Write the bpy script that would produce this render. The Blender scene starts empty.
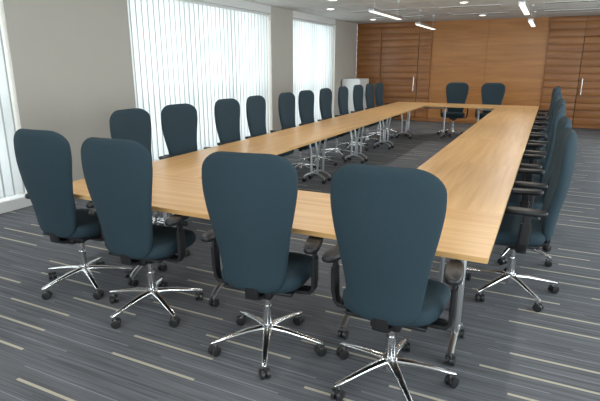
import bpy, bmesh, math, random
from mathutils import Vector, Matrix
random.seed(4)
scene=bpy.context.scene
try:
    scene.view_settings.view_transform='Standard'
except Exception: pass

def lin(c):
    c=c/255.0
    return c/12.92 if c<=.04045 else ((c+.055)/1.055)**2.4
def S(r,g,b): return (lin(r),lin(g),lin(b),1)

# ------------------------------------------------------------ materials
def newmat(name):
    m=bpy.data.materials.new(name); m.use_nodes=True
    nt=m.node_tree; b=nt.nodes['Principled BSDF']
    return m,nt,b
def simple(name,col,rough=.5,metal=0,noise=0.0,scale=30,bump=0.0,spec=.5):
    m,nt,b=newmat(name)
    b.inputs['Base Color'].default_value=col
    b.inputs['Roughness'].default_value=rough
    b.inputs['Metallic'].default_value=metal
    b.inputs['Specular IOR Level'].default_value=spec
    tc=nt.nodes.new('ShaderNodeTexCoord')
    n=nt.nodes.new('ShaderNodeTexNoise'); n.inputs['Scale'].default_value=scale; n.inputs['Detail'].default_value=3
    nt.links.new(tc.outputs['Object'],n.inputs['Vector'])
    if noise>0:
        mx=nt.nodes.new('ShaderNodeMix'); mx.data_type='RGBA'
        mx.inputs[6].default_value=tuple(c*(1-noise) for c in col[:3])+(1,)
        mx.inputs[7].default_value=tuple(min(1,c*(1+noise)) for c in col[:3])+(1,)
        nt.links.new(n.outputs['Fac'],mx.inputs[0]); nt.links.new(mx.outputs[2],b.inputs['Base Color'])
    if bump>0:
        bp=nt.nodes.new('ShaderNodeBump'); bp.inputs['Strength'].default_value=bump; bp.inputs['Distance'].default_value=.002
        nt.links.new(n.outputs['Fac'],bp.inputs['Height']); nt.links.new(bp.outputs['Normal'],b.inputs['Normal'])
    return m

def wood(name,c1,c2,axis='X',rough=.3,coat=0,rand=True,stretch=14):
    m,nt,b=newmat(name)
    N=nt.nodes; L=nt.links
    tc=N.new('ShaderNodeTexCoord'); mp=N.new('ShaderNodeMapping')
    sc={'X':(.6,stretch,stretch),'Y':(stretch,.6,stretch),'Z':(stretch,stretch,.6)}[axis]
    mp.inputs['Scale'].default_value=sc
    L.new(tc.outputs['Object'],mp.inputs['Vector'])
    if rand:
        oi=N.new('ShaderNodeObjectInfo'); ad=N.new('ShaderNodeVectorMath'); ad.operation='ADD'
        mu=N.new('ShaderNodeMath'); mu.operation='MULTIPLY'; mu.inputs[1].default_value=37
        L.new(oi.outputs['Random'],mu.inputs[0]); L.new(mp.outputs[0],ad.inputs[0]); L.new(mu.outputs[0],ad.inputs[1])
        src=ad.outputs[0]
    else: src=mp.outputs[0]
    n=N.new('ShaderNodeTexNoise'); n.inputs['Scale'].default_value=1.6; n.inputs['Detail'].default_value=6; n.inputs['Distortion'].default_value=.6
    L.new(src,n.inputs['Vector'])
    r=N.new('ShaderNodeValToRGB'); r.color_ramp.elements[0].position=.3; r.color_ramp.elements[1].position=.72
    r.color_ramp.elements[0].color=c1; r.color_ramp.elements[1].color=c2
    L.new(n.outputs['Fac'],r.inputs[0])
    L.new(r.outputs[0],b.inputs['Base Color'])
    b.inputs['Roughness'].default_value=rough
    b.inputs['Coat Weight'].default_value=coat; b.inputs['Coat Roughness'].default_value=.2
    return m

M_fabric=simple('chair_fabric_slate',(.026,.047,.062,1),.9,0,.25,260,.5,.25)
M_black=simple('black_plastic',(.012,.012,.014,1),.45,0,.1,40,0)
M_chrome=simple('polished_aluminium',(.82,.82,.83,1),.16,1,.03,10,0)
M_alu=simple('satin_aluminium',(.68,.69,.71,1),.3,1,.03,10,0)
M_castor=simple('castor_dark',(.02,.02,.022,1),.35,0,.1,40,0)
M_table=wood('table_oak_veneer',S(206,158,101),S(227,186,131),'X',.34,0)
M_wall=simple('wall_paint',S(190,185,177),.85,0,.03,3,.05)
M_ceil=simple('ceiling_paint',S(200,198,195),.8,0,.03,2,0)
M_white=simple('white_paint',S(225,226,226),.5,0,.02,5,0)
M_frame=simple('window_frame_grey',S(150,155,160),.4,.3,.02,5,0)
M_dark=simple('dark_gap',(.01,.008,.006,1),.8,0,.1,20,0)
M_plank=wood('wall_plank_oak',S(132,82,42),S(166,110,60),'X',.35,0,False,9)
M_panel=wood('wall_panel_oak',S(158,102,52),S(184,126,68),'X',.35,0,False,6)

def blindmat(name,c,f):
    m=bpy.data.materials.new(name); m.use_nodes=True
    nt=m.node_tree; N=nt.nodes; L=nt.links; N.clear()
    o=N.new('ShaderNodeOutputMaterial'); d=N.new('ShaderNodeBsdfDiffuse'); t=N.new('ShaderNodeBsdfTranslucent'); mx=N.new('ShaderNodeMixShader')
    tc=N.new('ShaderNodeTexCoord'); n=N.new('ShaderNodeTexNoise'); n.inputs['Scale'].default_value=120
    r=N.new('ShaderNodeValToRGB'); r.color_ramp.elements[0].color=(c*.84,c*.86,c*.86,1); r.color_ramp.elements[1].color=(c,c*1.02,c*1.02,1)
    L.new(tc.outputs['Object'],n.inputs['Vector']); L.new(n.outputs['Fac'],r.inputs[0])
    L.new(r.outputs[0],d.inputs['Color']); L.new(r.outputs[0],t.inputs['Color'])
    mx.inputs[0].default_value=f
    L.new(d.outputs[0],mx.inputs[1]); L.new(t.outputs[0],mx.inputs[2]); L.new(mx.outputs[0],o.inputs['Surface'])
    return m
M_blind=blindmat('blind_fabric',.70,.44)
M_edge_shade=blindmat('blind_edge_shade',.44,.18)  # darker slat edges, painting in the shade lines where slats overlap
def glassmat():
    m=bpy.data.materials.new('window_glass'); m.use_nodes=True
    nt=m.node_tree; N=nt.nodes; L=nt.links; N.clear()
    o=N.new('ShaderNodeOutputMaterial'); d=N.new('ShaderNodeBsdfTransparent'); t=N.new('ShaderNodeBsdfGlossy'); mx=N.new('ShaderNodeMixShader')
    t.inputs['Roughness'].default_value=.02; d.inputs['Color'].default_value=(.93,.97,.97,1)
    mx.inputs[0].default_value=.06
    L.new(d.outputs[0],mx.inputs[1]); L.new(t.outputs[0],mx.inputs[2]); L.new(mx.outputs[0],o.inputs['Surface'])
    return m
M_glass=glassmat()
def emis(name,col,st):
    m,nt,b=newmat(name)
    b.inputs['Base Color'].default_value=(.9,.9,.9,1)
    b.inputs['Emission Color'].default_value=col; b.inputs['Emission Strength'].default_value=st
    return m
M_lamp=emis('lamp_diffuser',(1,.97,.9,1),1.5)
M_down=emis('downlight_lens',(1,.93,.8,1),4)

def carpet():
    m,nt,b=newmat('carpet_planks'); N=nt.nodes; L=nt.links
    g=N.new('ShaderNodeNewGeometry'); sx=N.new('ShaderNodeSeparateXYZ'); L.new(g.outputs['Position'],sx.inputs[0])
    def math_(op,a,bv=None,c=None):
        n=N.new('ShaderNodeMath'); n.operation=op
        for i,v in enumerate((a,bv,c)):
            if v is None: continue
            if isinstance(v,(int,float)): n.inputs[i].default_value=v
            else: L.new(v,n.inputs[i])
        return n.outputs[0]
    X,Y=sx.outputs[0],sx.outputs[1]
    def dashes(pitch,period,length,thick,prob,seed):
        q=math_('DIVIDE',Y,pitch); row=math_('FLOOR',q); fr=math_('FRACT',q)
        w=N.new('ShaderNodeTexWhiteNoise'); w.noise_dimensions='1D'; L.new(math_('ADD',row,seed),w.inputs['W'])
        xx=math_('ADD',math_('DIVIDE',X,period),math_('MULTIPLY',w.outputs['Value'],7.3))
        cell=math_('FLOOR',xx); fx=math_('FRACT',xx)
        w2=N.new('ShaderNodeTexWhiteNoise'); w2.noise_dimensions='2D'
        cb=N.new('ShaderNodeCombineXYZ'); L.new(cell,cb.inputs[0]); L.new(math_('ADD',row,seed),cb.inputs[1]); L.new(cb.outputs[0],w2.inputs['Vector'])
        on=math_('LESS_THAN',w2.outputs['Value'],prob)
        a=math_('LESS_THAN',fr,thick/pitch); c=math_('LESS_THAN',fx,length/period)
        return math_('MULTIPLY',math_('MULTIPLY',a,c),on)
    d1=dashes(.20,1.15,.58,.018,.85,3.0)
    d2=dashes(.10,1.0,.75,.008,.65,51.0)
    d3=dashes(.05,1.0,.8,.012,.5,151.0)
    cb=N.new('ShaderNodeCombineXYZ'); L.new(math_('MULTIPLY',X,1.6),cb.inputs[0]); L.new(math_('MULTIPLY',Y,75),cb.inputs[1])
    n=N.new('ShaderNodeTexNoise'); n.inputs['Scale'].default_value=1; n.inputs['Detail'].default_value=2; L.new(cb.outputs[0],n.inputs['Vector'])
    r=N.new('ShaderNodeValToRGB'); r.color_ramp.elements[0].position=.3; r.color_ramp.elements[1].position=.72
    r.color_ramp.elements[0].color=S(91,92,96); r.color_ramp.elements[1].color=S(120,122,128)
    L.new(n.outputs['Fac'],r.inputs[0])
    def mix(f,a,col):
        x=N.new('ShaderNodeMix'); x.data_type='RGBA'; L.new(f,x.inputs[0]); L.new(a,x.inputs[6]); x.inputs[7].default_value=col; return x.outputs[2]
    c=mix(math_('MULTIPLY',d3,.4),r.outputs[0],S(75,76,81))
    c=mix(math_('MULTIPLY',d2,.7),c,S(145,149,158))
    c=mix(d1,c,S(188,182,166))
    L.new(c,b.inputs['Base Color']); b.inputs['Roughness'].default_value=.95; b.inputs['Specular IOR Level'].default_value=.15
    nn=N.new('ShaderNodeTexNoise'); nn.inputs['Scale'].default_value=350; L.new(g.outputs['Position'],nn.inputs['Vector'])
    bp=N.new('ShaderNodeBump'); bp.inputs['Strength'].default_value=.5; bp.inputs['Distance'].default_value=.003
    L.new(nn.outputs['Fac'],bp.inputs['Height']); L.new(bp.outputs['Normal'],b.inputs['Normal'])
    return m
M_carpet=carpet()

# ------------------------------------------------------------ mesh builder
class MB:
    def __init__(s): s.v=[]; s.f=[]; s.m=[]; s.mats=[]
    def mi(s,mat):
        if mat not in s.mats: s.mats.append(mat)
        return s.mats.index(mat)
    def add(s,vs,fs,mat):
        o=len(s.v); k=s.mi(mat); s.v+= [Vector(p) for p in vs]
        for f in fs: s.f.append([i+o for i in f]); s.m.append(k)
    def box(s,c,size,mat,bev=0,seg=2,rot=None):
        bm=bmesh.new(); bmesh.ops.create_cube(bm,size=1)
        bmesh.ops.scale(bm,vec=size,verts=bm.verts)
        if bev>0: bmesh.ops.bevel(bm,geom=list(bm.edges),offset=bev,segments=seg,profile=.6,affect='EDGES')
        M=Matrix.Translation(Vector(c))@(rot.to_4x4() if rot else Matrix.Identity(4))
        bm.verts.ensure_lookup_table()
        bm.verts.index_update()
        s.add([M@v.co for v in bm.verts],[[v.index for v in f.verts] for f in bm.faces],mat); bm.free()
    def b2(s,a,b,mat,bev=0):
        s.box([(a[i]+b[i])/2 for i in range(3)],[abs(b[i]-a[i]) for i in range(3)],mat,bev)
    def loft(s,rings,mat,cap=True):
        n=len(rings[0]); vs=[p for r in rings for p in r]; fs=[]
        for i in range(len(rings)-1):
            for j in range(n):
                fs.append([i*n+j,i*n+(j+1)%n,(i+1)*n+(j+1)%n,(i+1)*n+j])
        if cap:
            fs.append(list(range(n))[::-1]); o=(len(rings)-1)*n; fs.append([o+j for j in range(n)])
        s.add(vs,fs,mat)
    def cyl(s,p0,p1,r0,r1,mat,n=16):
        s.tube([p0,p1],[(r0,r0),(r1,r1)],mat,n)
    def tube(s,pts,rad,mat,n=12,side=None,p=2.0):
        pts=[Vector(q) for q in pts]; rings=[]
        for i,q in enumerate(pts):
            t=(pts[min(i+1,len(pts)-1)]-pts[max(i-1,0)]).normalized()
            if side: a=Vector(side)
            else: a=Vector((0,0,1)) if abs(t.z)<.9 else Vector((1,0,0))
            if side: u=(a-t*a.dot(t)).normalized()
            else: u=t.cross(a).normalized()
            w=u.cross(t).normalized()
            ra,rb=rad[i]; ring=[]
            for j in range(n):
                th=2*math.pi*j/n; c,sn=math.cos(th),math.sin(th)
                ring.append(q+u*ra*math.copysign(abs(c)**(2/p),c)+w*rb*math.copysign(abs(sn)**(2/p),sn))
            rings.append(ring)
        s.loft(rings,mat)
    def mesh(s,name,smooth=35):
        me=bpy.data.meshes.new(name); me.from_pydata([tuple(p) for p in s.v],[],s.f)
        for m in s.mats: me.materials.append(m)
        me.polygons.foreach_set('material_index',s.m)
        bm=bmesh.new(); bm.from_mesh(me); bmesh.ops.recalc_face_normals(bm,faces=bm.faces); bm.to_mesh(me); bm.free()
        me.polygons.foreach_set('use_smooth',[True]*len(me.polygons))
        me.set_sharp_from_angle(angle=math.radians(smooth)); me.update()
        return me
    def obj(s,name,loc=(0,0,0),rz=0,smooth=35):
        return place(s.mesh(name,smooth),name,loc,rz)
def place(me,name,loc=(0,0,0),rz=0):
    o=bpy.data.objects.new(name,me); scene.collection.objects.link(o); o.location=loc; o.rotation_euler=(0,0,rz); return o

# ------------------------------------------------------------ chair (faces +Y)
def smoothtab(tab,x):
    n=len(tab)
    for i in range(n-1):
        if x<=tab[i+1][0] or i==n-2:
            p1,p2=tab[i],tab[i+1]; p0=tab[max(i-1,0)]; p3=tab[min(i+2,n-1)]
            h=p2[0]-p1[0]; t=(x-p1[0])/h
            m1=(p2[1]-p0[1])/max(1e-6,(p2[0]-p0[0]))*h; m2=(p3[1]-p1[1])/max(1e-6,(p3[0]-p1[0]))*h
            t2,t3=t*t,t*t*t
            return (2*t3-3*t2+1)*p1[1]+(t3-2*t2+t)*m1+(-2*t3+3*t2)*p2[1]+(t3-t2)*m2
def sgp(c,e): return math.copysign(abs(c)**e,c)
def chair_mesh(baserot,name):
    B=MB()
    # backrest
    z0,z1=.44,1.19; H=z1-z0; RT=.10; RB=.08
    wt=[(0,.155),(.1,.172),(.25,.190),(.42,.210),(.60,.238),(.76,.256),(.88,.254),(1,.240)]
    yt=[(0,-.205),(.12,-.203),(.28,-.214),(.45,-.242),(.65,-.264),(.85,-.268),(1,-.262)]
    tt=[(0,.035),(.25,.045),(.5,.042),(.8,.036),(1,.030)]
    zs=[]
    K=10
    for i in range(K): zs.append(z0+RB*(1-math.cos(math.pi/2*i/(K-1))))
    for i in range(1,16): zs.append(z0+RB+(H-RB-RT)*i/16)
    for i in range(K): zs.append(z1-RT+RT*math.sin(math.pi/2*i/(K-1)))
    rings=[]
    for z in zs:
        s_=(z-z0)/H; w=smoothtab(wt,s_); y=smoothtab(yt,s_); t=smoothtab(tt,s_)
        dt=z-(z1-RT)
        if dt>0:
            k=min(1,dt/RT); w-=.125*(1-math.sqrt(max(0,1-k*k)))
        dk=(z1-z)
        if dk<.045: t*=math.sqrt(max(.02,1-((.045-dk)/.045)**2))
        db=z-z0
        if db<RB: k=1-db/RB; w-=.08*(1-math.sqrt(max(0,1-k*k))); t*=math.sqrt(max(.04,1-k*k))
        ring=[]
        for j in range(40):
            th=2*math.pi*j/40; c,sn=math.cos(th),math.sin(th)
            x=w*sgp(c,.75); yy=t*sgp(sn,.8)
            ring.append((x,y+yy+.045*(x/.25)**2,z))
        rings.append(ring)
    B.loft(rings,M_fabric)
    # seat
    rings=[]
    for z,k in ((.425,.80),(.432,.90),(.45,.97),(.475,1),(.498,.985),(.512,.95),(.52,.88),(.524,.7),(.522,.4)):
        ring=[]
        for j in range(40):
            th=2*math.pi*j/40; c,sn=math.cos(th),math.sin(th)
            x=.25*k*sgp(c,.55); y=.235*k*sgp(sn,.55)
            x*=1+.05*(y/.235)
            zz=z-(.02*max(0,y/.235)**3 if z>.44 else 0)
            ring.append((x,y+.035,zz))
        rings.append(ring)
    B.loft(rings,M_fabric)
    # seat pan, mechanism
    B.box((0,.03,.42),(.40,.37,.02),M_black,.008)
    B.box((0,-.01,.39),(.15,.26,.05),M_black,.015,3)
    B.tube([(0,-.08,.395),(0,-.17,.392),(0,-.215,.41),(0,-.22,.46),(0,-.222,.56)],[(.045,.016),(.042,.014),(.04,.013),(.038,.013),(.03,.01)],M_black,12,side=(1,0,0),p=4)
    B.cyl((.07,.02,.395),(.24,.02,.40),.007,.006,M_black,8); B.box((.235,.02,.40),(.05,.02,.012),M_black,.004)
    # arms
    for sx in (-1,1):
        B.tube([(sx*.12,-.03,.405),(sx*.22,-.035,.402),(sx*.272,-.04,.408),(sx*.290,-.04,.432),(sx*.294,-.045,.50)],[(.032,.012)]*5,M_black,12,side=(0,1,0),p=4)
        B.tube([(sx*.294,-.045,.47),(sx*.295,-.05,.61)],[(.034,.015),(.034,.014)],M_black,14,side=(0,1,0),p=4)
        B.tube([(sx*.294,-.05,.59),(sx*.292,-.05,.675)],[(.025,.009)]*2,M_black,12,side=(0,1,0),p=4)
        rot=Matrix.Rotation(sx*math.radians(6),3,'Z')
        rings=[]
        for z,k in ((.668,.80),(.673,.95),(.684,1),(.695,.97),(.701,.86)):
            r=[]
            for j in range(28):
                th=2*math.pi*j/28; c,sn=math.cos(th),math.sin(th)
                p=rot@Vector((.043*k*sgp(c,.7),(.125-(1-k)*.05)*sgp(sn,.6),0)); r.append((p.x+sx*.285,p.y-.045,z))
            rings.append(r)
        B.loft(rings,M_black)
    # column
    B.cyl((0,0,.255),(0,0,.385),.017,.017,M_chrome); B.cyl((0,0,.33),(0,0,.385),.028,.032,M_black)
    B.cyl((0,0,.115),(0,0,.265),.027,.025,M_chrome)
    B.cyl((0,0,.085),(0,0,.15),.042,.036,M_chrome,20)
    R=.31
    for k in range(5):
        a=baserot+2*math.pi*k/5; d=Vector((math.cos(a),math.sin(a),0)); sd=(-d.y,d.x,0)
        B.tube([d*.02+Vector((0,0,.122)),d*.12+Vector((0,0,.115)),d*.24+Vector((0,0,.094)),d*(R+.012)+Vector((0,0,.078)),d*(R+.024)+Vector((0,0,.076))],
               [(.024,.020),(.021,.015),(.016,.011),(.013,.009),(.008,.005)],M_chrome,12,side=sd,p=3.2)
        B.cyl(d*R+Vector((0,0,.045)),d*R+Vector((0,0,.078)),.008,.008,M_chrome,8)
        ca=a+random.uniform(-1.5,1.5); ax=Vector((math.cos(ca),math.sin(ca),0)); fw=Vector((-ax.y,ax.x,0))
        c0=d*R+fw*.008
        for sgn in (-1,1):
            q=c0+ax*sgn*.016+Vector((0,0,.0285))
            B.tube([q-ax*.0115,q-ax*.009,q+ax*.009,q+ax*.0115],[(.022,.022),(.0285,.0285),(.0285,.0285),(.022,.022)],M_castor,18)
        B.box(c0+Vector((0,0,.046)),(.014,.05,.022),M_castor,.004,2,Matrix(((ax.x,fw.x,0),(ax.y,fw.y,0),(0,0,1))))
    return B.mesh(name,50)
CH=[chair_mesh(r,'office_chair_mesh') for r in (.3,.75,1.25)]
chairs=[]; tables=[]
def chair(x,y,deg,i=0):
    chairs.append(place(CH[i%3],'office_chair',(x,y,0),math.radians(deg)))
# near row
for i,(x,y,d) in enumerate(((-2.98,2.42,2),(-2.25,2.34,4),(-1.315,2.27,8),(-.58,2.25,0))): chair(x,y,d,i)
# left row, facing +X
for i,(y,d,x) in enumerate(((3.57,-91,-3.30),(4.23,-97,-3.28),(5.17,-92,-3.29),(5.87,-88,-3.29),(6.74,-90,-3.28),(7.45,-93,-3.3),(8.26,-90,-3.3),(9.12,-88,-3.3),(9.95,-92,-3.3),(10.72,-90,-3.3),(11.46,-90,-3.32))):
    chair(x,y,d,i+1)
# right row, facing -X
for i in range(10):
    chair(-.13+random.uniform(-.02,.03),3.68+.82*i,90+random.uniform(-5,5),i+2)
chair(-1.93,12.05,180,0); chair(-1.16,12.05,176,1)

# ------------------------------------------------------------ tables
TZ=.737
def table_mesh(L,D,legs,name='conference_table',ins=.12):
    B=MB()
    B.box((0,0,TZ-.014),(L-.0004,D-.0004,.028),M_table,.0008,1)
    for x in legs:
        for q in (-1,1):
            B.tube([(x,q*.045,.13),(x,q*.05,.40),(x,q*.10,.70)],[(.015,.015)]*3,M_alu,14)
        B.box((x,0,.40),(.018,.10,.022),M_alu,.004)
        B.box((x,0,.699),(.06,D-.2,.018),M_alu,.004)
        n=9; pts=[]; rad=[]
        for i in range(n):
            t=-1+2*i/(n-1); pts.append((x,t*(D/2-ins),.075+.065*(1-t*t))); rad.append((.018,.012 if abs(t)<.9 else .009))
        B.tube(pts,rad,M_alu,12,side=(1,0,0),p=3)
        for sg in (-1,1):
            y=sg*(D/2-ins-.01)
            B.cyl((x,y,.04),(x,y,.075),.008,.008,M_alu,8)
            for q in (-1,1): B.cyl((x+q*.016-.01,y,.0275),(x+q*.016+.01,y,.0275),.0275,.0275,M_castor,16)
    if len(legs)>1:
        B.cyl((legs[0],0,.655),(legs[-1],0,.655),.016,.016,M_alu,14)
        for x in legs: B.box((x,0,.66),(.03,.20,.03),M_alu,.005)
    return B.mesh(name)
XL,XR=-3.19,-.165; D=.78; W=XR-XL; Y0=2.31; Y1=11.87
hl=W/2
def tab(*a): tables.append(place(*a))
tab(table_mesh(hl,D,[-.19,.54],ins=.22),'conference_table',(XL+hl/2,Y0+D/2,0),0)
tab(table_mesh(hl,D,[-.03,.60],ins=.22),'conference_table',(XL+1.5*hl,Y0+D/2,0),0)
for i in range(2): tab(table_mesh(hl,D,[-.4,.4],ins=.22),'conference_table',(XL+hl*(i+.5),Y1-D/2,0),0)
n=5; LL=(Y1-Y0-2*D)/n
tm=table_mesh(LL,D,[-LL/2+.1,LL/2-.1],ins=.23)
for i in range(n):
    y=Y0+D+LL*(i+.5)
    tab(tm,'conference_table',(XL+D/2,y,0),math.pi/2)
    tab(tm,'conference_table',(XR-D/2,y,0),-math.pi/2)

# ------------------------------------------------------------ room
WX,EX,SY,NY,CZ=-5.3,3.2,-2.6,14.7,2.74
B=MB(); B.b2((WX-.4,SY-.2,-.1),(EX+.2,NY+.4,0),M_carpet); B.obj('floor')
B=MB(); B.b2((WX-.4,SY-.2,CZ),(EX+.2,NY+.4,CZ+.1),M_ceil)
B.obj('ceiling')
B=MB()
yy=SY+.6
while yy<NY-.1:
    B.b2((WX,yy-.006,CZ-.004),(EX,yy+.006,CZ),M_ceil); yy+=1.2
xx=WX+.6
while xx<EX:
    B.b2((xx-.006,SY,CZ-.004),(xx+.006,NY,CZ),M_ceil); xx+=.6
B.obj('trim_ceiling_grid')

wins=[(.2,3.7),(5.5,9.5),(10.5,13.0)]
fill_wins=[(-1.5,2.5),(3.5,7.5),(8.5,12.5)]  # unseen right-hand windows, added to let in fill light
zb,zt=.12,2.60
def wall_with_openings(x0,x1,ws,name):
    B=MB(); e=[SY]+[q for w in ws for q in w]+[NY]
    for i in range(0,len(e),2): B.b2((x0,e[i],0),(x1,e[i+1],CZ),M_wall)
    for a,b in ws:
        B.b2((x0,a,0),(x1,b,zb),M_white); B.b2((x0,a,zt),(x1,b,CZ),M_white)
    B.obj(name)
wall_with_openings(WX-.3,WX,wins,'wall_left')
wall_with_openings(EX,EX+.2,fill_wins,'wall_right')
edges=[SY]+[e for w in wins for e in w]+[NY]
B=MB()
for i in range(0,len(edges),2): B.b2((WX,edges[i],0),(WX+.018,edges[i+1],.10),M_white,.004)
B.obj('baseboard_left')
# front wall (behind the camera) with one unseen window, added for fill light
fa,fb=-3.6,1.8
B=MB(); B.b2((WX,SY-.2,0),(fa,SY,CZ),M_wall); B.b2((fb,SY-.2,0),(EX,SY,CZ),M_wall); B.b2((fa,SY-.2,0),(fb,SY,.9),M_wall); B.b2((fa,SY-.2,zt),(fb,SY,CZ),M_wall); B.obj('wall_front')
wi=1
def window(axis,pos,a,b,z0,z1):
    global wi
    B=MB(); nm=max(2,round((b-a)/1.2))
    def bx(p0,p1,q0,q1,r0,r1,mat):
        if axis=='X': B.b2((p0,q0,r0),(p1,q1,r1),mat)
        else: B.b2((q0,p0,r0),(q1,p1,r1),mat)
    for j in range(nm+1):
        y=a+.03+(b-a-.06)*j/nm; bx(pos-.03,pos+.03,y-.03,y+.03,z0,z1,M_frame)
    for z in [z0+.03,z1-.03]+([1.0] if z0<.5 else []): bx(pos-.028,pos+.028,a,b,z-.03,z+.03,M_frame)
    bx(pos-.004,pos+.004,a,b,z0,z1,M_glass)
    B.obj('window_%d'%wi); wi+=1
for i,(a,b) in enumerate(wins):
    window('X',WX-.26,a,b,zb,zt)
    B=MB(); xb=WX-.09
    B.b2((xb-.03,a+.01,zt-.05),(xb+.03,b-.01,zt-.005),M_white,.004)
    y=a+.06
    while y<b-.04:
        ang=math.radians(22+random.uniform(-7,7)); w=.0625
        dx,dy=math.sin(ang)*w,math.cos(ang)*w
        v=[]
        for q in (-1,-.70,-.3,.3,.70,1):
            cv=.010*(1-q*q)
            v.append((xb+dx*q+cv*math.cos(ang),y+dy*q-cv*math.sin(ang)))
        vs=[(p[0],p[1],zb+.03) for p in v]+[(p[0],p[1],zt-.05) for p in v]
        B.add(vs,[[k,k+1,k+7,k+6] for k in range(1,4)],M_blind)
        B.add(vs,[[k,k+1,k+7,k+6] for k in (0,4)],M_edge_shade)
        B.box((xb,y,zb+.035),(.012,.05,.02),M_white)
        y+=.12
    B.obj('vertical_blind')
for a,b in fill_wins: window('X',EX+.15,a,b,zb,zt)
window('Y',SY-.15,fa,fb,.9,zt)

# back wall
B=MB(); B.b2((WX,NY+.12,0),(EX,NY+.3,CZ),M_dark)
cL,cR=-3.1,-.17
for j,(a,b) in enumerate(((cL,(cL+cR)/2),((cL+cR)/2,cR))):
    B.b2((a+.002,NY+.06,.1),(b-.002,NY+.12,CZ),M_panel)
def planks(B,a,b,z0,z1,y,p=.1):
    z=z0
    while z<z1-.01:
        zz=min(z+p,z1); B.b2((a,y,z+.008),(b,y+.05,zz-.008),M_plank,.003); z+=p
segL=[(WX,-4.55),(-3.45,cL)]; segR=[(cR,.62),(1.72,EX)]
for a,b in segL+segR:
    B.b2((a,NY+.045,0),(b,NY+.12,CZ),M_plank); planks(B,a+.004,b-.004,.1,CZ,NY,.18)
for a,b in ((-4.55,-3.45),(.62,1.72)):
    B.b2((a,NY+.045,2.26),(b,NY+.12,CZ),M_plank); planks(B,a+.004,b-.004,2.26,CZ,NY,.18)
B.obj('wall_back')
for k,(a,b,h) in enumerate(((-4.55,-3.45,1),(.62,1.72,-1))):
    B=MB(); mid=(a+b)/2
    B.b2((a+.012,NY+.05,.01),(b-.012,NY+.1,2.25),M_plank)
    planks(B,a+.012,b-.012,.1,2.26,NY,.18)
    hx=a+.09 if h==-1 else b-.09
    B.cyl((hx,NY-.05,.85),(hx,NY-.05,1.25),.012,.012,M_chrome,12)
    for z in (.9,1.2): B.cyl((hx,NY-.05,z),(hx,NY+.01,z),.008,.008,M_chrome,10)
    B.obj('door_%d'%(k+1))
B=MB()
for a,b in ((WX,-4.55),(-3.45,cL),(cL,cR),(cR,.62),(1.72,EX)):
    B.b2((a,NY-.012 if (a!=cL) else NY+.045,0),(b,NY+.06,.1),M_plank,.002)
B.obj('baseboard_back')

# white cabinet
B=MB(); 
B.b2((-5.25,13.45,.06),(-4.75,14.25,1.2),M_white,.006); B.b2((-5.22,13.48,0),(-4.79,14.22,.06),M_dark)
B.b2((-4.75,13.46,.08),(-4.735,13.845,1.19),M_white,.003); B.b2((-4.75,13.855,.08),(-4.735,14.24,1.19),M_white,.003)
for y in (13.81,13.89): B.b2((-4.735,y-.006,.7),(-4.715,y+.006,.85),M_alu,.002)
B.obj('storage_cabinet')

# ------------------------------------------------------------ lights
def area(name,loc,rot,sx,sy,p,col):
    l=bpy.data.lights.new(name,'AREA'); l.shape='RECTANGLE'; l.size=sx; l.size_y=sy; l.energy=p; l.color=col
    o=bpy.data.objects.new(name,l); scene.collection.objects.link(o); o.location=loc; o.rotation_euler=rot; return o
LB=MB(); z=2.42
LB.box((0,0,z+.03),(.10,1.75,.05),M_alu,.008); LB.box((0,0,z+.002),(.08,1.7,.01),M_lamp)
for y in (-.7,.7):
    LB.cyl((0,y,z+.05),(0,y,CZ),.0025,.0025,M_alu,6); LB.cyl((0,y,CZ-.02),(0,y,CZ),.03,.03,M_white,14)
lm=LB.mesh('pendant_light_mesh')
for X in (-2.74,-.5):
    for Y in (-.6,2.6,5.8,9.1,12.3):  # the nearer pendants are out of view, added for their light
        place(lm,'linear_pendant_light',(X,Y,0))
        area('pendant_lamp',(X,Y,z-.01),(0,0,0),.08,1.7,13,(1,.95,.87))
DB=MB(); DB.tube([(0,0,CZ-.012),(0,0,CZ)],[(.09,.09),(.10,.10)],M_white,24); DB.cyl((0,0,CZ-.016),(0,0,CZ-.01),.065,.065,M_down,20)
dm=DB.mesh('downlight_mesh')
for X in (-4.4,-1.66,1.4):
    for Y in (1.5,4.5,7.5,10.5,13.4): place(dm,'recessed_downlight',(X,Y,0))
SB=MB(); SB.b2((-.6,-.06,CZ-.012),(.6,.06,CZ),M_white,.003)
for q in (-.025,.025): SB.b2((-.58,q-.012,CZ-.014),(.58,q+.012,CZ-.011),M_dark)
sm=SB.mesh('slot_diffuser_mesh')
for X in (-3.6,-1.66,.3):
    for Y in (8.2,11.3,13.0): place(sm,'ceiling_air_diffuser',(X,Y,0))
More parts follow.
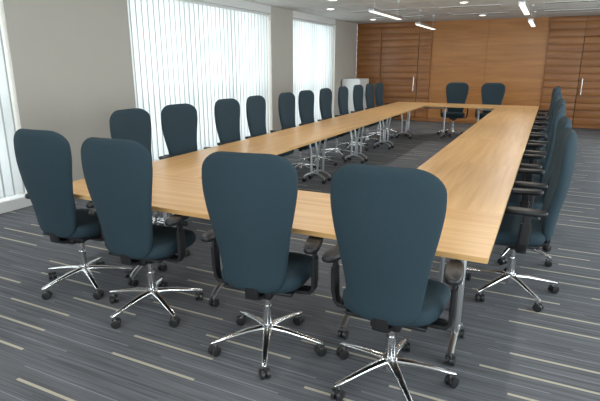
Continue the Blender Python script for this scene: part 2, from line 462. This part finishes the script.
for a,b in wins:
    area('daylight',(WX-.8,(a+b)/2,1.5),(0,-math.pi/2,0),2.6,b-a,140*(b-a)/3.0,(.96,.98,1))
for a,b in fill_wins:
    area('daylight',(EX+.4,(a+b)/2,1.4),(0,math.pi/2,0),2.4,b-a,180,(.97,.99,1))  # fill light through the added right-hand windows
area('daylight',((fa+fb)/2,SY-.4,1.75),(math.pi/2,0,0),fb-fa,1.7,190,(.97,.99,1))  # fill light through the added window behind the camera

w=bpy.data.worlds.new('World'); scene.world=w; w.use_nodes=True
bg=w.node_tree.nodes['Background']; bg.inputs[0].default_value=(.92,.96,1,1); bg.inputs[1].default_value=1.2

# ------------------------------------------------------------ camera
cd=bpy.data.cameras.new('Camera'); cam=bpy.data.objects.new('Camera',cd); scene.collection.objects.link(cam)
cd.sensor_width=36; cd.lens=30; cam.location=(0,0,1.6)
cam.rotation_euler=(math.radians(90-15.27),0,math.radians(26.02))
scene.camera=cam

# nudge any chair whose base touches a table foot or a neighbour
from mathutils.bvhtree import BVHTree
bpy.context.view_layer.update()
def bv(o): return BVHTree.FromPolygons([o.matrix_world@v.co for v in o.data.vertices],[list(p.vertices) for p in o.data.polygons])
tb=[bv(o) for o in tables]; cb=[bv(o) for o in chairs]
for i,o in enumerate(chairs):
    def hits(b): return sum(len(b.overlap(t)) for t in tb)+sum(len(b.overlap(cb[j])) for j in range(len(chairs)) if j!=i)
    if hits(cb[i])==0: continue
    L0=o.location.copy(); r0=o.rotation_euler.z; ok=False; me0=o.data
    for dr in (0,2,-2,4,-4,6,-6):
        for d in ((0,0),(.02,0),(-.02,0),(0,.02),(0,-.02),(0,.04),(0,-.04)):
            for me in (me0,)+tuple(CH):
                o.data=me; o.location=L0+Vector((d[0],d[1],0)); o.rotation_euler.z=r0+math.radians(dr)
                bpy.context.view_layer.update(); b=bv(o)
                if hits(b)==0: ok=True; cb[i]=b; break
            if ok: break
        if ok: break
    if not ok: o.data=me0; o.location=L0; o.rotation_euler.z=r0
